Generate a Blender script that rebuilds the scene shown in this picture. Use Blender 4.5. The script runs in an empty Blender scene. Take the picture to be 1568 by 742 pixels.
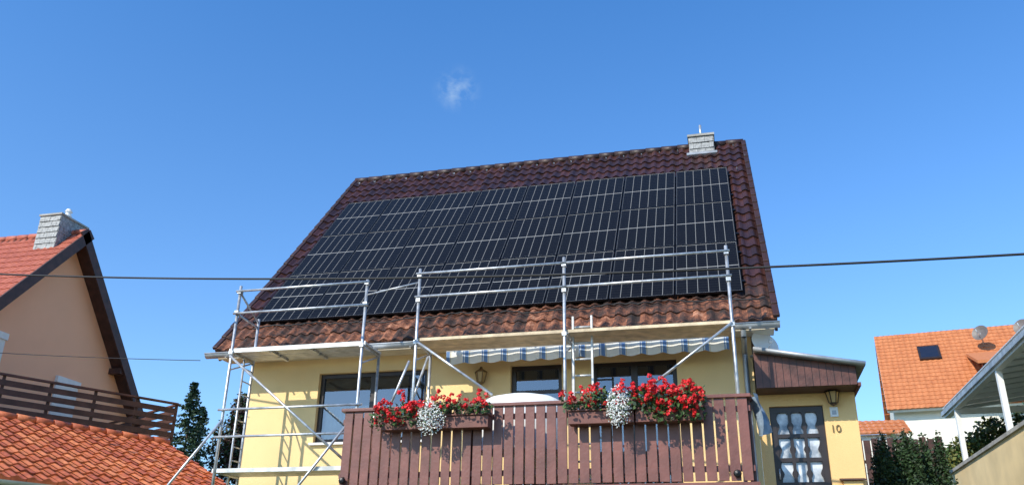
import bpy, math, random
from mathutils import Vector as V, Matrix
random.seed(7)
S=bpy.context.scene
COL=S.collection
# ------------------------------------------------------------------ helpers
def link(o,parent=None):
    COL.objects.link(o)
    if parent: o.parent=parent
    return o
def group(name):
    e=bpy.data.objects.new(name,None); e.empty_display_size=.2
    return link(e)
def mat(name,col,rough=.7,metal=0.,var=.15,scale=6.,bump=0.,bscale=60.,spec=.5,col2=None,detail=5):
    m=bpy.data.materials.new(name); m.use_nodes=True
    nt=m.node_tree; b=nt.nodes['Principled BSDF']
    b.inputs['Roughness'].default_value=rough; b.inputs['Metallic'].default_value=metal
    b.inputs['Specular IOR Level'].default_value=spec
    tc=nt.nodes.new('ShaderNodeTexCoord')
    n=nt.nodes.new('ShaderNodeTexNoise'); n.inputs['Scale'].default_value=scale; n.inputs['Detail'].default_value=detail
    nt.links.new(tc.outputs['Object'],n.inputs['Vector'])
    cr=nt.nodes.new('ShaderNodeValToRGB')
    c2=col2 or tuple(c*(1-var*1.6) for c in col)
    cr.color_ramp.elements[0].position=.32; cr.color_ramp.elements[1].position=.68
    cr.color_ramp.elements[0].color=(*c2,1); cr.color_ramp.elements[1].color=(*[min(1,c*(1+var*.5)) for c in col],1)
    nt.links.new(n.outputs['Fac'],cr.inputs['Fac']); nt.links.new(cr.outputs['Color'],b.inputs['Base Color'])
    if bump:
        n2=nt.nodes.new('ShaderNodeTexNoise'); n2.inputs['Scale'].default_value=bscale; n2.inputs['Detail'].default_value=4
        nt.links.new(tc.outputs['Object'],n2.inputs['Vector'])
        bp=nt.nodes.new('ShaderNodeBump'); bp.inputs['Strength'].default_value=bump; bp.inputs['Distance'].default_value=.02
        nt.links.new(n2.outputs['Fac'],bp.inputs['Height']); nt.links.new(bp.outputs['Normal'],b.inputs['Normal'])
    return m
class MB:
    def __init__(s): s.v=[];s.f=[];s.m=[];s.uv=[];s.mats=[];s.sm=[]
    def mi(s,m):
        if m not in s.mats: s.mats.append(m)
        return s.mats.index(m)
    def face(s,pts,m,uv=None,smooth=False):
        b=len(s.v); s.v+= [tuple(p) for p in pts]; s.f.append(list(range(b,b+len(pts)))); s.m.append(s.mi(m))
        s.uv.append(uv or [(0,0)]*len(pts)); s.sm.append(smooth)
    def ppd(s,o,a,b,c,m,uvk=(0,0)):
        o,a,b,c=V(o),V(a),V(b),V(c)
        if a.cross(b).dot(c)<0: a,b=b,a
        P=[o,o+a,o+a+b,o+b,o+c,o+a+c,o+a+b+c,o+b+c]
        k=len(s.v); s.v+=[tuple(p) for p in P]
        for q in ([0,3,2,1],[4,5,6,7],[0,1,5,4],[1,2,6,5],[2,3,7,6],[3,0,4,7]):
            s.f.append([k+i for i in q]); s.m.append(s.mi(m)); s.uv.append([uvk]*4); s.sm.append(False)
    def box(s,x0,x1,y0,y1,z0,z1,m): s.ppd((x0,y0,z0),(x1-x0,0,0),(0,y1-y0,0),(0,0,z1-z0),m)
    def tube(s,a,b,r,m,n=10,r2=None,cap=True,uvk=(0,0)):
        a,b=V(a),V(b); d=(b-a).normalized(); r2=r if r2 is None else r2
        x=d.orthogonal().normalized(); y=d.cross(x)
        k=len(s.v)
        for p,rr in((a,r),(b,r2)):
            for i in range(n):
                t=2*math.pi*i/n; s.v.append(tuple(p+x*(rr*math.cos(t))+y*(rr*math.sin(t))))
        mi=s.mi(m)
        for i in range(n):
            j=(i+1)%n; s.f.append([k+i,k+j,k+n+j,k+n+i]); s.m.append(mi); s.uv.append([uvk]*4); s.sm.append(True)
        if cap:
            s.f.append([k+i for i in range(n)][::-1]); s.m.append(mi); s.uv.append([uvk]*n); s.sm.append(False)
            s.f.append([k+n+i for i in range(n)]); s.m.append(mi); s.uv.append([uvk]*n); s.sm.append(False)
    def path(s,pts,r,m,n=6):
        for a,b in zip(pts,pts[1:]): s.tube(a,b,r,m,n,cap=False)
    def lathe(s,c,prof,m,n=20,axis=None):
        c=V(c); R=Matrix.Identity(3) if axis is None else V((0,0,1)).rotation_difference(V(axis)).to_matrix()
        for (r0,z0),(r1,z1) in zip(prof,prof[1:]):
            for i in range(n):
                t0,t1=2*math.pi*i/n,2*math.pi*(i+1)/n
                s.face([c+R@V((r*math.cos(t),r*math.sin(t),z)) for r,z,t in((r0,z0,t0),(r0,z0,t1),(r1,z1,t1),(r1,z1,t0))],m,smooth=True)
    def make(s,name,parent=None,merge=False,bevel=0):
        me=bpy.data.meshes.new(name); me.from_pydata(s.v,[],s.f)
        for m in s.mats: me.materials.append(m)
        me.polygons.foreach_set('material_index',s.m); me.polygons.foreach_set('use_smooth',s.sm)
        ul=me.uv_layers.new(name='UVMap'); flat=[c for f in s.uv for p in f for c in p]; ul.data.foreach_set('uv',flat)
        me.update()
        o=bpy.data.objects.new(name,me); link(o,parent)
        if merge:
            w=o.modifiers.new('w','WELD'); w.merge_threshold=.0005
        if bevel:
            bv=o.modifiers.new('b','BEVEL'); bv.width=bevel; bv.segments=2; bv.limit_method='ANGLE'
        return o
# ------------------------------------------------------------------ materials
def tile_mat(name,c1,c2,c3,moss=None,rough=.45,mossz=None,dirt=.8):
    m=bpy.data.materials.new(name); m.use_nodes=True; nt=m.node_tree; N=nt.nodes; Lk=nt.links
    b=N['Principled BSDF']; b.inputs['Roughness'].default_value=rough
    uv=N.new('ShaderNodeUVMap'); fl=N.new('ShaderNodeVectorMath'); fl.operation='FLOOR'; Lk.new(uv.outputs[0],fl.inputs[0])
    wn=N.new('ShaderNodeTexWhiteNoise'); wn.noise_dimensions='2D'; Lk.new(fl.outputs[0],wn.inputs['Vector'])
    cr=N.new('ShaderNodeValToRGB'); e=cr.color_ramp.elements; e[0].color=(*c1,1); e[1].color=(*c3,1); k=e.new(.5); k.color=(*c2,1)
    Lk.new(wn.outputs['Value'],cr.inputs[0])
    tc=N.new('ShaderNodeTexCoord'); n=N.new('ShaderNodeTexNoise'); n.inputs['Scale'].default_value=9; n.inputs['Detail'].default_value=8; n.inputs['Roughness'].default_value=.7
    Lk.new(tc.outputs['Object'],n.inputs['Vector'])
    mx=N.new('ShaderNodeMix'); mx.data_type='RGBA'; mx.blend_type='MULTIPLY'; mx.inputs[0].default_value=dirt
    r2=N.new('ShaderNodeValToRGB'); r2.color_ramp.elements[0].position=.3; r2.color_ramp.elements[0].color=(.45,.42,.4,1); r2.color_ramp.elements[1].position=.65; r2.color_ramp.elements[1].color=(1.1,1.1,1.1,1)
    Lk.new(n.outputs['Fac'],r2.inputs[0]); Lk.new(cr.outputs[0],mx.inputs[6]); Lk.new(r2.outputs[0],mx.inputs[7])
    out=mx.outputs[2]
    if mossz:
        sp=N.new('ShaderNodeSeparateXYZ'); Lk.new(tc.outputs['Object'],sp.inputs[0])
        mr=N.new('ShaderNodeMapRange'); mr.inputs[1].default_value=mossz+.45; mr.inputs[2].default_value=mossz-.3; Lk.new(sp.outputs['Z'],mr.inputs[0])
        n3=N.new('ShaderNodeTexNoise'); n3.inputs['Scale'].default_value=7.5; n3.inputs['Detail'].default_value=9; n3.inputs['Roughness'].default_value=.78
        Lk.new(tc.outputs['Object'],n3.inputs['Vector'])
        av=N.new('ShaderNodeMath'); av.operation='MULTIPLY_ADD'; av.inputs[1].default_value=.16; Lk.new(wn.outputs['Value'],av.inputs[0])
        sb=N.new('ShaderNodeMath'); sb.operation='SUBTRACT'; sb.inputs[1].default_value=.08; Lk.new(n3.outputs['Fac'],sb.inputs[0]); Lk.new(sb.outputs[0],av.inputs[2])
        r3=N.new('ShaderNodeValToRGB'); q=r3.color_ramp.elements; q[0].position=.38; q[0].color=(.018,.011,.008,1); q[1].position=.68; q[1].color=(.46,.22,.13,1)
        k=q.new(.47); k.color=(.06,.027,.017,1); k=q.new(.54); k.color=(.15,.053,.027,1); k=q.new(.61); k.color=(.27,.095,.042,1)
        Lk.new(av.outputs[0],r3.inputs[0])
        m3=N.new('ShaderNodeMix'); m3.data_type='RGBA'; Lk.new(mr.outputs[0],m3.inputs[0]); Lk.new(out,m3.inputs[6]); Lk.new(r3.outputs[0],m3.inputs[7]); out=m3.outputs[2]
        rr=N.new('ShaderNodeMapRange'); rr.inputs[3].default_value=rough; rr.inputs[4].default_value=.85; Lk.new(mr.outputs[0],rr.inputs[0]); Lk.new(rr.outputs[0],b.inputs['Roughness'])
    Lk.new(out,b.inputs['Base Color'])
    bp=N.new('ShaderNodeBump'); bp.inputs['Strength'].default_value=.4; bp.inputs['Distance'].default_value=.01
    n4=N.new('ShaderNodeTexNoise'); n4.inputs['Scale'].default_value=40; Lk.new(tc.outputs['Object'],n4.inputs['Vector']); Lk.new(n4.outputs['Fac'],bp.inputs['Height']); Lk.new(bp.outputs[0],b.inputs['Normal'])
    return m
M_roof=tile_mat('glazed_brown_tile',(.034,.014,.010),(.050,.018,.013),(.075,.026,.017),rough=.36,mossz=6.2)
M_verge=tile_mat('dark_verge_tile',(.034,.014,.011),(.04,.016,.012),(.05,.019,.014),rough=.5)
M_nroof=tile_mat('red_clay_tile',(.40,.095,.05),(.45,.11,.058),(.49,.13,.07),rough=.6,dirt=.5)
M_groof=tile_mat('orange_clay_tile',(.42,.095,.035),(.58,.145,.045),(.70,.22,.075),rough=.5)
M_rroof=tile_mat('orange_house_tile',(.50,.165,.058),(.54,.185,.065),(.58,.205,.075),rough=.7,dirt=.4)
M_yel=mat('yellow_plaster',(.90,.645,.31),.9,var=.05,scale=1.2,bump=.35,bscale=90)
M_yel2=mat('yellow_plaster_annex',(.88,.575,.25),.9,var=.05,scale=1.5,bump=.35,bscale=90)
M_peach=mat('peach_plaster',(.98,.50,.29),.9,var=.03,scale=1,bump=.3,bscale=70)
M_white=mat('white_plaster',(.82,.77,.66),.9,var=.06,scale=1,bump=.2)
M_cream=mat('cream_soffit',(.78,.68,.50),.7,var=.1,scale=4)
M_brown=mat('brown_rail_board',(.205,.074,.056),.42,var=.2,scale=3.5,bump=.15,bscale=30)
M_brownd=mat('dark_brown_timber',(.075,.03,.022),.6,var=.3,scale=5,bump=.2,bscale=30)
M_fasc=mat('brown_fascia_board',(.13,.047,.034),.5,var=.3,scale=5,bump=.2,bscale=25)
M_nbal=mat('neighbour_board',(.10,.04,.028),.6,var=.3,scale=4,bump=.2,bscale=25)
M_frame=mat('dark_window_frame',(.03,.02,.018),.4,var=.2)
M_alu=mat('galvanised_steel',(.60,.61,.62),.42,metal=.65,var=.25,scale=9,bump=.1)
M_white_alu=mat('aluminium_deck',(.62,.62,.60),.5,metal=.4,var=.2,scale=8)
M_zinc=mat('zinc_gutter',(.46,.48,.50),.5,metal=.5,var=.2,scale=4)
M_wood=mat('deck_planks',(.74,.58,.38),.75,var=.2,scale=6,bump=.3)
M_blackm=mat('black_anodised',(.010,.010,.012),.4,metal=.3,var=.1)
M_cable=mat('black_cable',(.012,.012,.012),.6)
M_slate=mat('slate',(.36,.36,.35),.6,var=.3,scale=14,bump=.4,bscale=30)
M_slated=mat('slate_joint',(.09,.09,.09),.8)
M_conc=mat('concrete',(.42,.40,.36),.9,var=.2,scale=3,bump=.3)
M_whitep=mat('white_paint',(.8,.8,.78),.5,var=.04)
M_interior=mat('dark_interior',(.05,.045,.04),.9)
M_curt=mat('curtain',(.78,.78,.76),.9,var=.12,scale=5)
M_shut=mat('white_shutter',(.82,.78,.72),.6,var=.05)
M_tarp=mat('grey_tarp',(.26,.33,.40),.45,var=.35,scale=6,bump=.5,bscale=9)
M_leaf=mat('leaf_green',(.07,.14,.03),.6,var=.5,scale=12)
M_leafd=mat('leaf_dark',(.03,.07,.018),.6,var=.5,scale=10)
M_leafy=mat('leaf_yellowish',(.17,.18,.04),.6,var=.4,scale=8)
M_leafr=mat('leaf_reddish',(.06,.028,.02),.7,var=.4,scale=8)
M_con=mat('conifer_needles',(.035,.075,.03),.7,var=.5,scale=6)
M_bark=mat('bark',(.11,.075,.05),.9,var=.4,scale=12,bump=.5)
M_red=mat('geranium_red',(.76,.006,.012),.55,var=.3,scale=25)
M_red2=mat('geranium_red_bright',(.88,.025,.025),.55,var=.2,scale=25)
M_wht=mat('white_petal',(.8,.8,.76),.6,var=.1)
M_glassm=bpy.data.materials.new('window_glass'); M_glassm.use_nodes=True
nt=M_glassm.node_tree; nt.nodes.remove(nt.nodes['Principled BSDF'])
g=nt.nodes.new('ShaderNodeBsdfGlossy'); g.inputs['Roughness'].default_value=.03; g.inputs['Color'].default_value=(.9,.93,1,1)
t=nt.nodes.new('ShaderNodeBsdfTransparent'); t.inputs['Color'].default_value=(.75,.8,.8,1)
mx=nt.nodes.new('ShaderNodeMixShader'); fr=nt.nodes.new('ShaderNodeFresnel'); fr.inputs['IOR'].default_value=2.4
nt.links.new(fr.outputs[0],mx.inputs[0]); nt.links.new(t.outputs[0],mx.inputs[1]); nt.links.new(g.outputs[0],mx.inputs[2]); nt.links.new(mx.outputs[0],nt.nodes['Material Output'].inputs[0])
def pv_mat():
    m=bpy.data.materials.new('pv_module_glass'); m.use_nodes=True; nt=m.node_tree; N=nt.nodes; L=nt.links
    b=N['Principled BSDF']; b.inputs['Roughness'].default_value=.28; b.inputs['Specular IOR Level'].default_value=.10
    uv=N.new('ShaderNodeUVMap'); sp=N.new('ShaderNodeSeparateXYZ'); L.new(uv.outputs[0],sp.inputs[0])
    def line(src,count,half):
        a=N.new('ShaderNodeMath'); a.operation='MULTIPLY'; a.inputs[1].default_value=count; L.new(src,a.inputs[0])
        p=N.new('ShaderNodeMath'); p.operation='PINGPONG'; p.inputs[1].default_value=.5; L.new(a.outputs[0],p.inputs[0])
        c=N.new('ShaderNodeMath'); c.operation='LESS_THAN'; c.inputs[1].default_value=half; L.new(p.outputs[0],c.inputs[0]); return c.outputs[0]
    v6=line(sp.outputs['X'],6,.028); h2=line(sp.outputs['Y'],2,.011); h20=line(sp.outputs['Y'],20,.03)
    ad=N.new('ShaderNodeMath'); ad.operation='MULTIPLY'; ad.inputs[1].default_value=.6; L.new(v6,ad.inputs[0])
    a3=N.new('ShaderNodeMath'); a3.operation='MAXIMUM'; L.new(ad.outputs[0],a3.inputs[0]); L.new(h2,a3.inputs[1])
    h=N.new('ShaderNodeMath'); h.operation='MULTIPLY'; h.inputs[1].default_value=.12; L.new(h20,h.inputs[0])
    a2=N.new('ShaderNodeMath'); a2.operation='MAXIMUM'; L.new(a3.outputs[0],a2.inputs[0]); L.new(h.outputs[0],a2.inputs[1])
    mx=N.new('ShaderNodeMix'); mx.data_type='RGBA'; L.new(a2.outputs[0],mx.inputs[0]); mx.inputs[6].default_value=(.006,.0055,.006,1); mx.inputs[7].default_value=(.33,.32,.30,1)
    L.new(mx.outputs[2],b.inputs['Base Color']); return m
M_pv=pv_mat()
def stripe_mat():
    m=bpy.data.materials.new('striped_awning_cloth'); m.use_nodes=True; nt=m.node_tree; N=nt.nodes; L=nt.links
    b=N['Principled BSDF']; b.inputs['Roughness'].default_value=.85
    uv=N.new('ShaderNodeUVMap'); sp=N.new('ShaderNodeSeparateXYZ'); L.new(uv.outputs[0],sp.inputs[0])
    f=N.new('ShaderNodeMath'); f.operation='FRACT'; L.new(sp.outputs['X'],f.inputs[0])
    cr=N.new('ShaderNodeValToRGB'); cr.color_ramp.interpolation='CONSTANT'; e=cr.color_ramp.elements
    e[0].color=(.84,.82,.76,1); e[1].position=.58; e[1].color=(.18,.30,.52,1)
    for p,c in((.63,(.72,.76,.78)),(.68,(.15,.27,.5)),(.86,(.7,.74,.78)),(.89,(.6,.5,.3)),(.92,(.84,.82,.76))):
        k=e.new(p); k.color=(*c,1)
    L.new(f.outputs[0],cr.inputs[0]); L.new(cr.outputs[0],b.inputs['Base Color']); return m
M_str=stripe_mat()
# ------------------------------------------------------------------ tiled roof builder
def tiles(name,o,u,v,W,L,tw,th,amp,step,m,parent,seg=8,jit=.004):
    mb=MB(); o,u,v=V(o),V(u).normalized(),V(v).normalized(); n=u.cross(v)
    nc=round(W/tw); tw=W/nc; nr=round(L/th); th=L/nr
    rnd=random.Random(len(name))
    def prof(f):
        return amp*(math.cos(2*math.pi*(f-.3))*.5+.5)**1.4 + amp*.25*math.exp(-((f-.02)/.06)**2)
    mi=mb.mi(m)
    for r in range(nr):
        for c in range(nc):
            j=rnd.uniform(-jit,jit); js=rnd.uniform(-jit,jit)*1.5
            k=len(mb.v)
            for i in range(seg+1):
                f=i/seg; x=(c+f)*tw; h=prof(f)
                mb.v.append(tuple(o+u*x+v*(r*th-.02+js)+n*(-.02)))
                mb.v.append(tuple(o+u*x+v*(r*th-.02+js)+n*(h+step+j)))
                mb.v.append(tuple(o+u*x+v*((r+1)*th+.01)+n*(h+j*.3)))
            for i in range(seg):
                a=k+3*i; b=a+3; u0=c+.02+.96*i/seg; u1=c+.02+.96*(i+1)/seg
                mb.f.append([a,b,b+1,a+1]); mb.m.append(mi); mb.sm.append(False); mb.uv.append([(u0,r+.05),(u1,r+.05),(u1,r+.06),(u0,r+.06)])
                mb.f.append([a+1,b+1,b+2,a+2]); mb.m.append(mi); mb.sm.append(False); mb.uv.append([(u0,r+.06),(u1,r+.06),(u1,r+.95),(u0,r+.95)])
    return mb.make(name,parent)
def ridge_caps(name,a,b,r,m,parent,ln=.36):
    mb=MB(); a,b=V(a),V(b); L=(b-a).length; n=max(1,round(L/ln)); d=(b-a)/n
    for i in range(n): mb.tube(a+d*i-d*.06,a+d*(i+1),r*1.08,m,12,r2=r*.92,uvk=(i+.5,.5))
    return mb.make(name,parent)
def wall_holes(mb,x0,x1,z0,z1,y,holes,m,reveal=.16,mr=None):
    xs=sorted({x0,x1,*[h[0] for h in holes],*[h[1] for h in holes]}); zs=sorted({z0,z1,*[h[2] for h in holes],*[h[3] for h in holes]})
    for a,b in zip(xs,xs[1:]):
        for c,d in zip(zs,zs[1:]):
            cx,cz=(a+b)/2,(c+d)/2
            if any(h[0]<cx<h[1] and h[2]<cz<h[3] for h in holes): continue
            mb.face([(a,y,c),(b,y,c),(b,y,d),(a,y,d)],m)
    for a,b,c,d in holes:
        r=y+reveal
        mb.face([(a,y,c),(a,r,c),(a,r,d),(a,y,d)][::-1],mr or m); mb.face([(b,y,c),(b,r,c),(b,r,d),(b,y,d)],mr or m)
        mb.face([(a,y,d),(a,r,d),(b,r,d),(b,y,d)][::-1],mr or m); mb.face([(a,y,c),(b,y,c),(b,r,c),(a,r,c)],mr or m)
def window(parent,name,a,b,c,d,y,panes=2,fw=.07,curt=.6,sill=True,trans=None):
    mb=MB(); y0=y+.08
    mb.box(a+.002,b-.002,y0,y0+.06,c+.002,c+fw,M_frame); mb.box(a+.002,b-.002,y0,y0+.06,d-fw,d-.002,M_frame)
    mb.box(a+.002,a+fw,y0+.001,y0+.059,c+fw,d-fw,M_frame); mb.box(b-fw,b-.002,y0+.001,y0+.059,c+fw,d-fw,M_frame)
    w=(b-a)/panes
    for i in range(1,panes): mb.box(a+w*i-fw*.7,a+w*i+fw*.7,y0-.005,y0+.055,c+fw,d-fw,M_frame)
    if trans: mb.box(a+fw,b-fw,y0+.003,y0+.05,trans,trans+.05,M_frame)
    mb.face([(a,y0+.03,c),(b,y0+.03,c),(b,y0+.03,d),(a,y0+.03,d)],M_glassm)
    if curt:
        n=60
        for i in range(n):
            xa=a+(b-a)*i/n; xb=a+(b-a)*(i+1)/n; h=c+(d-c)*curt
            ya=y+.2+.02*math.sin(i*1.3); yb=y+.2+.02*math.sin((i+1)*1.3)
            mb.face([(xa,ya,c),(xb,yb,c),(xb,yb,h),(xa,ya,h)],M_curt,smooth=True)
    if sill: mb.box(a-.05,b+.05,y-.06,y+.07,c-.04,c-.004,M_whitep)
    return mb.make(name,parent)
# ------------------------------------------------------------------ MAIN HOUSE
H=group('yellow_house')
X0,X1,Ye,Ze,Yr,Zr=-.577,8.714,-.45,5.58,4.445,11.24
v=V((0,Yr-Ye,Zr-Ze)); SL=v.length; v.normalize(); n=V((1,0,0)).cross(v)
tiles('roof_tiles_front',(X0,Ye,Ze),(1,0,0),v,X1-X0,SL,.202,.34,.045,.028,M_roof,H,jit=.007)
vb=V((0,-v.y,v.z))
tiles('roof_tiles_back',(X1,2*Yr-Ye,Ze),(-1,0,0),vb,X1-X0,SL,.202,.34,.045,.028,M_roof,H,seg=4)
ridge_caps('ridge_caps',(X0,Yr,Zr+.02),(X1,Yr,Zr+.02),.085,M_verge,H)
mb=MB()
mb.ppd(V((X0+.03,Ye,Ze))-n*.10,(X1-X0-.06,0,0),v*(SL-.02),n*.075,M_brownd)
nb=V((0,-n.y,n.z))
mb.ppd(V((X0+.03,2*Yr-Ye,Ze))-nb*.10,(X1-X0-.06,0,0),vb*(SL-.02),nb*.075,M_brownd)
for xx in (X0-.012,X1-.03):
    mb.ppd(V((xx,Ye,Ze))-n*.2,(.04,0,0),v*SL,n*.235,M_brownd); mb.ppd(V((xx,2*Yr-Ye,Ze))-nb*.2,(.04,0,0),vb*SL,nb*.235,M_brownd)
mb.make('roof_structure',H)
mb=MB()
for xx in (X0,X1):
    k=22
    for i in range(k):
        o=V((xx-.05,Ye,Ze))+v*(SL*i/k)+n*.03
        mb.ppd(o,(.10,0,0),v*(SL/k+.015)-n*.02,n*(.06),M_verge,uvk=(i+.5,.5))
mb.make('verge_tiles',H,bevel=.015)
mb=MB()
for r in (17,19,21):
    for c in range(0,46,2):
        o=V((X0,Ye,Ze))+V((1,0,0))*((c+.3+(r%4)*.5)*.202)+v*(r*SL/22+.02)+n*.06
        if r<20 and o.x<8.35: continue
        mb.ppd(o,(.02,0,0),v*.10,n*.012,M_zinc); mb.ppd(o,(.02,0,0),v*.012,n*.05,M_zinc)
mb.make('glint_hooks',H)  # small zinc hooks added as stand-ins for gloss highlights on the tiles
HX0,HX1=-.13,8.33
wins=[(1.19,3.13,4.05,5.22),(4.55,5.39,3.14,5.2),(5.86,7.19,3.14,5.19)]
mb=MB()
wall_holes(mb,HX0,HX1,0,5.47,0,wins,M_yel)
YB=8.9
mb.face([(HX0,0,0),(HX0,0,5.47),(HX0,0,6.0),(HX0,Yr,11.05),(HX0,YB,6.0),(HX0,YB,0)],M_yel)
mb.face([(HX1,0,0),(HX1,YB,0),(HX1,YB,6.0),(HX1,Yr,11.05),(HX1,0,6.0)],M_yel)
mb.face([(HX0,YB,0),(HX0,YB,6),(HX1,YB,6),(HX1,YB,0)],M_yel)
mb.make('walls',H)
mb=MB()
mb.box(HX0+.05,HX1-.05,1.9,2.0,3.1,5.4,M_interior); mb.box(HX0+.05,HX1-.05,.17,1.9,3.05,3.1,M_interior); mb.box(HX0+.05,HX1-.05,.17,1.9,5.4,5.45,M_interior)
mb.make('interior',H)
window(H,'living_room_window',*wins[0],0,2,curt=.55)
window(H,'balcony_door',*wins[1],0,1,curt=.0,sill=False,trans=4.75)
window(H,'balcony_window',*wins[2],0,2,curt=.78,sill=False)
mb=MB()
mb.box(X0+.04,X1-.04,Ye+.06,-.003,5.47,5.50,M_cream); mb.box(X0+.04,X1-.04,Ye+.03,Ye+.058,5.44,5.56,M_cream)
mb.make('eave_soffit',H)
mb=MB()
gx0,gx1=X0-.10,X1+.03; gy,gz=Ye-.10,5.50; seg=10
for i in range(seg):
    a0=math.pi+math.pi*i/seg; a1=math.pi+math.pi*(i+1)/seg
    p=[(gy+.075*math.cos(a),gz+.075*math.sin(a)) for a in(a0,a1)]
    mb.face([(gx0,*p[0]),(gx0,*p[1]),(gx1,*p[1]),(gx1,*p[0])],M_zinc,smooth=True)
mb.tube((gx0,gy-.078,gz),(gx1,gy-.078,gz),.011,M_zinc,6)
for gx in (gx0,gx1): mb.face([(gx,gy+.075*math.cos(math.pi+math.pi*i/seg),gz+.075*math.sin(math.pi+math.pi*i/seg)) for i in range(seg+1)],M_zinc)
mb.path([(8.22,gy,gz-.07),(8.22,gy+.05,gz-.16),(8.22,-.06,5.2),(8.22,-.06,2.2)],.04,M_zinc,12)
for i in range(14): mb.box(X0+.3+i*.66,X0+.33+i*.66,gy-.08,gy+.09,gz-.083,gz-.076,M_zinc)
mb.make('rain_gutter',H)
# module lead loosely laid over the tiles below the array
mb=MB(); rnd=random.Random(11); pts=[]
for i in range(90):
    x=-.1+8.7*i/89; pts.append(V((x,Ye,Ze))+v*(.56+.05*math.sin(x*2.1)+.03*math.sin(x*7.3)+rnd.uniform(-.006,.006))+n*(.085+.012*math.sin(x*31)))
mb.path(pts,.011,M_cable,6); mb.make('roof_cable',H)
def chimney(parent,name,x0,x1,y0,y1,z0,z1,rows):
    mb=MB(); mb.box(x0+.02,x1-.02,y0+.02,y1-.02,z0,z1,M_slated)
    hh=(z1-z0)/rows
    rnd=random.Random(3)
    for r in range(rows):
        z=z0+r*hh
        for (ax,a0,a1) in (('x',x0,x1),('y',y0,y1)):
            k=max(3,round((a1-a0)/.16)); w=(a1-a0)/k
            for i in range(k+ (1 if r%2 else 0)):
                s=a0+w*i-(w/2 if r%2 else 0); e=min(s+w-.006,a1); s=max(s,a0)
                d=rnd.uniform(0,.008)
                if ax=='x':
                    mb.ppd((s,y0-.004-d,z),(e-s,0,0),(0,.02,hh-.006),(0,-.012,-.002),M_slate); mb.box(s,e,y1-.012,y1+.006+d,z,z+hh-.006,M_slate)
                else:
                    mb.box(x1-.012,x1+.006+d,s,e,z,z+hh-.006,M_slate); mb.box(x0-.006-d,x0+.012,s,e,z,z+hh-.006,M_slate)
    mb.box(x0-.035,x1+.035,y0-.035,y1+.035,z1,z1+.05,M_conc)
    return mb.make(name,parent)
chimney(H,'chimney',7.54,8.06,4.15,4.75,10.6,11.36,5)
mb=MB(); mb.tube((7.80,4.35,11.40),(7.80,4.35,11.75),.028,M_alu,12); mb.box(7.56,7.68,4.2,4.6,11.41,11.45,M_zinc); mb.make('chimney_flue',H)
mb=MB(); mb.ppd(V((7.47,4.08,10.80)),(.66,0,0),(0,.08,.093),n*.08,M_zinc); mb.make('chimney_flashing',H)
# awning
mb=MB(); ax0,ax1=3.62,8.0; ay=-.50
mb.box(ax0,ax1,-.42,-.28,5.26,5.40,M_whitep); mb.tube((ax0,ay,5.36),(ax1,ay,5.36),.035,M_whitep,12)
N_=220
def vb_(x): return 5.15-.028*abs(math.sin(math.pi*(x-ax0)/.31))
for i in range(N_):
    a=ax0+(ax1-ax0)*i/N_; b=ax0+(ax1-ax0)*(i+1)/N_
    yy=lambda x,k: ay-.02-k*.018*math.sin(x*20)
    mb.face([(a,yy(a,1),vb_(a)),(b,yy(b,1),vb_(b)),(b,yy(b,0),5.37),(a,yy(a,0),5.37)],M_str,uv=[(a/.31,0),(b/.31,0),(b/.31,1),(a/.31,1)],smooth=True)
for x in (ax0+.3,5.8,ax1-.3): mb.tube((x,-.003,5.3),(x,-.35,5.33),.02,M_whitep,8)
mb.make('striped_awning',H)
M_amber=mat('amber_glass',(.5,.33,.14),.2)
M_lw=mat('lantern_timber',(.22,.13,.05),.6,var=.2)
def lantern(parent,name,x,y,z,s=1,M=None):
    M=M or M_frame
    mb=MB(); c=(x,y-.13*s,z)
    mb.lathe(c,[(0,.16*s),(.02*s,.155*s),(.03*s,.12*s),(.11*s,.07*s),(.115*s,.055*s)],M,6)
    mb.lathe(c,[(.095*s,.055*s),(.06*s,-.11*s),(0,-.115*s)],M_amber,6)
    for i in range(6):
        t=math.pi/3*i; mb.tube((c[0]+.1*s*math.cos(t),c[1]+.1*s*math.sin(t),z+.055*s),(c[0]+.063*s*math.cos(t),c[1]+.063*s*math.sin(t),z-.11*s),.008*s,M,5)
    mb.lathe((c[0],c[1],z-.12*s),[(.065*s,.012*s),(.05*s,-.01*s),(0,-.04*s)],M,8)
    mb.box(x-.04*s,x+.04*s,y-.02,y-.003,z-.06*s,z+.1*s,M); mb.tube((x,y-.01,z+.02*s),(x,y-.06*s,z-.12*s),.012,M,6)
    return mb.make(name,parent)
lantern(H,'wall_lantern',4.09,0,5.02,.95,M_lw)
# ------------------------------------------------------------------ annex
A=group('entrance_annex')
ya=.06; dx0,dx1,dz0,dz1=8.50,9.26,2.38,4.40
mb=MB(); wall_holes(mb,HX1+.003,9.72,0,4.60,ya,[(dx0,dx1,dz0,dz1)],M_yel2,reveal=.12)
mb.face([(9.72,ya,0),(9.72,5,0),(9.72,5,4.9),(9.72,ya,4.9)],M_yel2); mb.box(8.4,9.6,1.2,1.3,2.3,4.6,M_interior)
mb.make('walls',A)
mb=MB()
rz=lambda x: 5.16+(4.87-5.16)*(x-8.34)/(9.82-8.34)
xb=9.84
mb.ppd((8.335,-.52,rz(8.335)-.05),(xb-8.335,0,rz(xb)-rz(8.335)),(0,5.5,0),(0,0,.05),M_zinc)
mb.tube((8.335,-.54,rz(8.335)-.03),(xb,-.54,rz(xb)-.03),.035,M_zinc,8)
k=14
for i in range(k):
    a=8.335+(9.72-8.335)*i/k; b=8.335+(9.72-8.335)*(i+1)/k-.008
    mb.face([(a,-.42,4.575),(b,-.42,4.575),(b,-.42,rz(b)-.055),(a,-.42,rz(a)-.055)],M_fasc)
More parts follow.
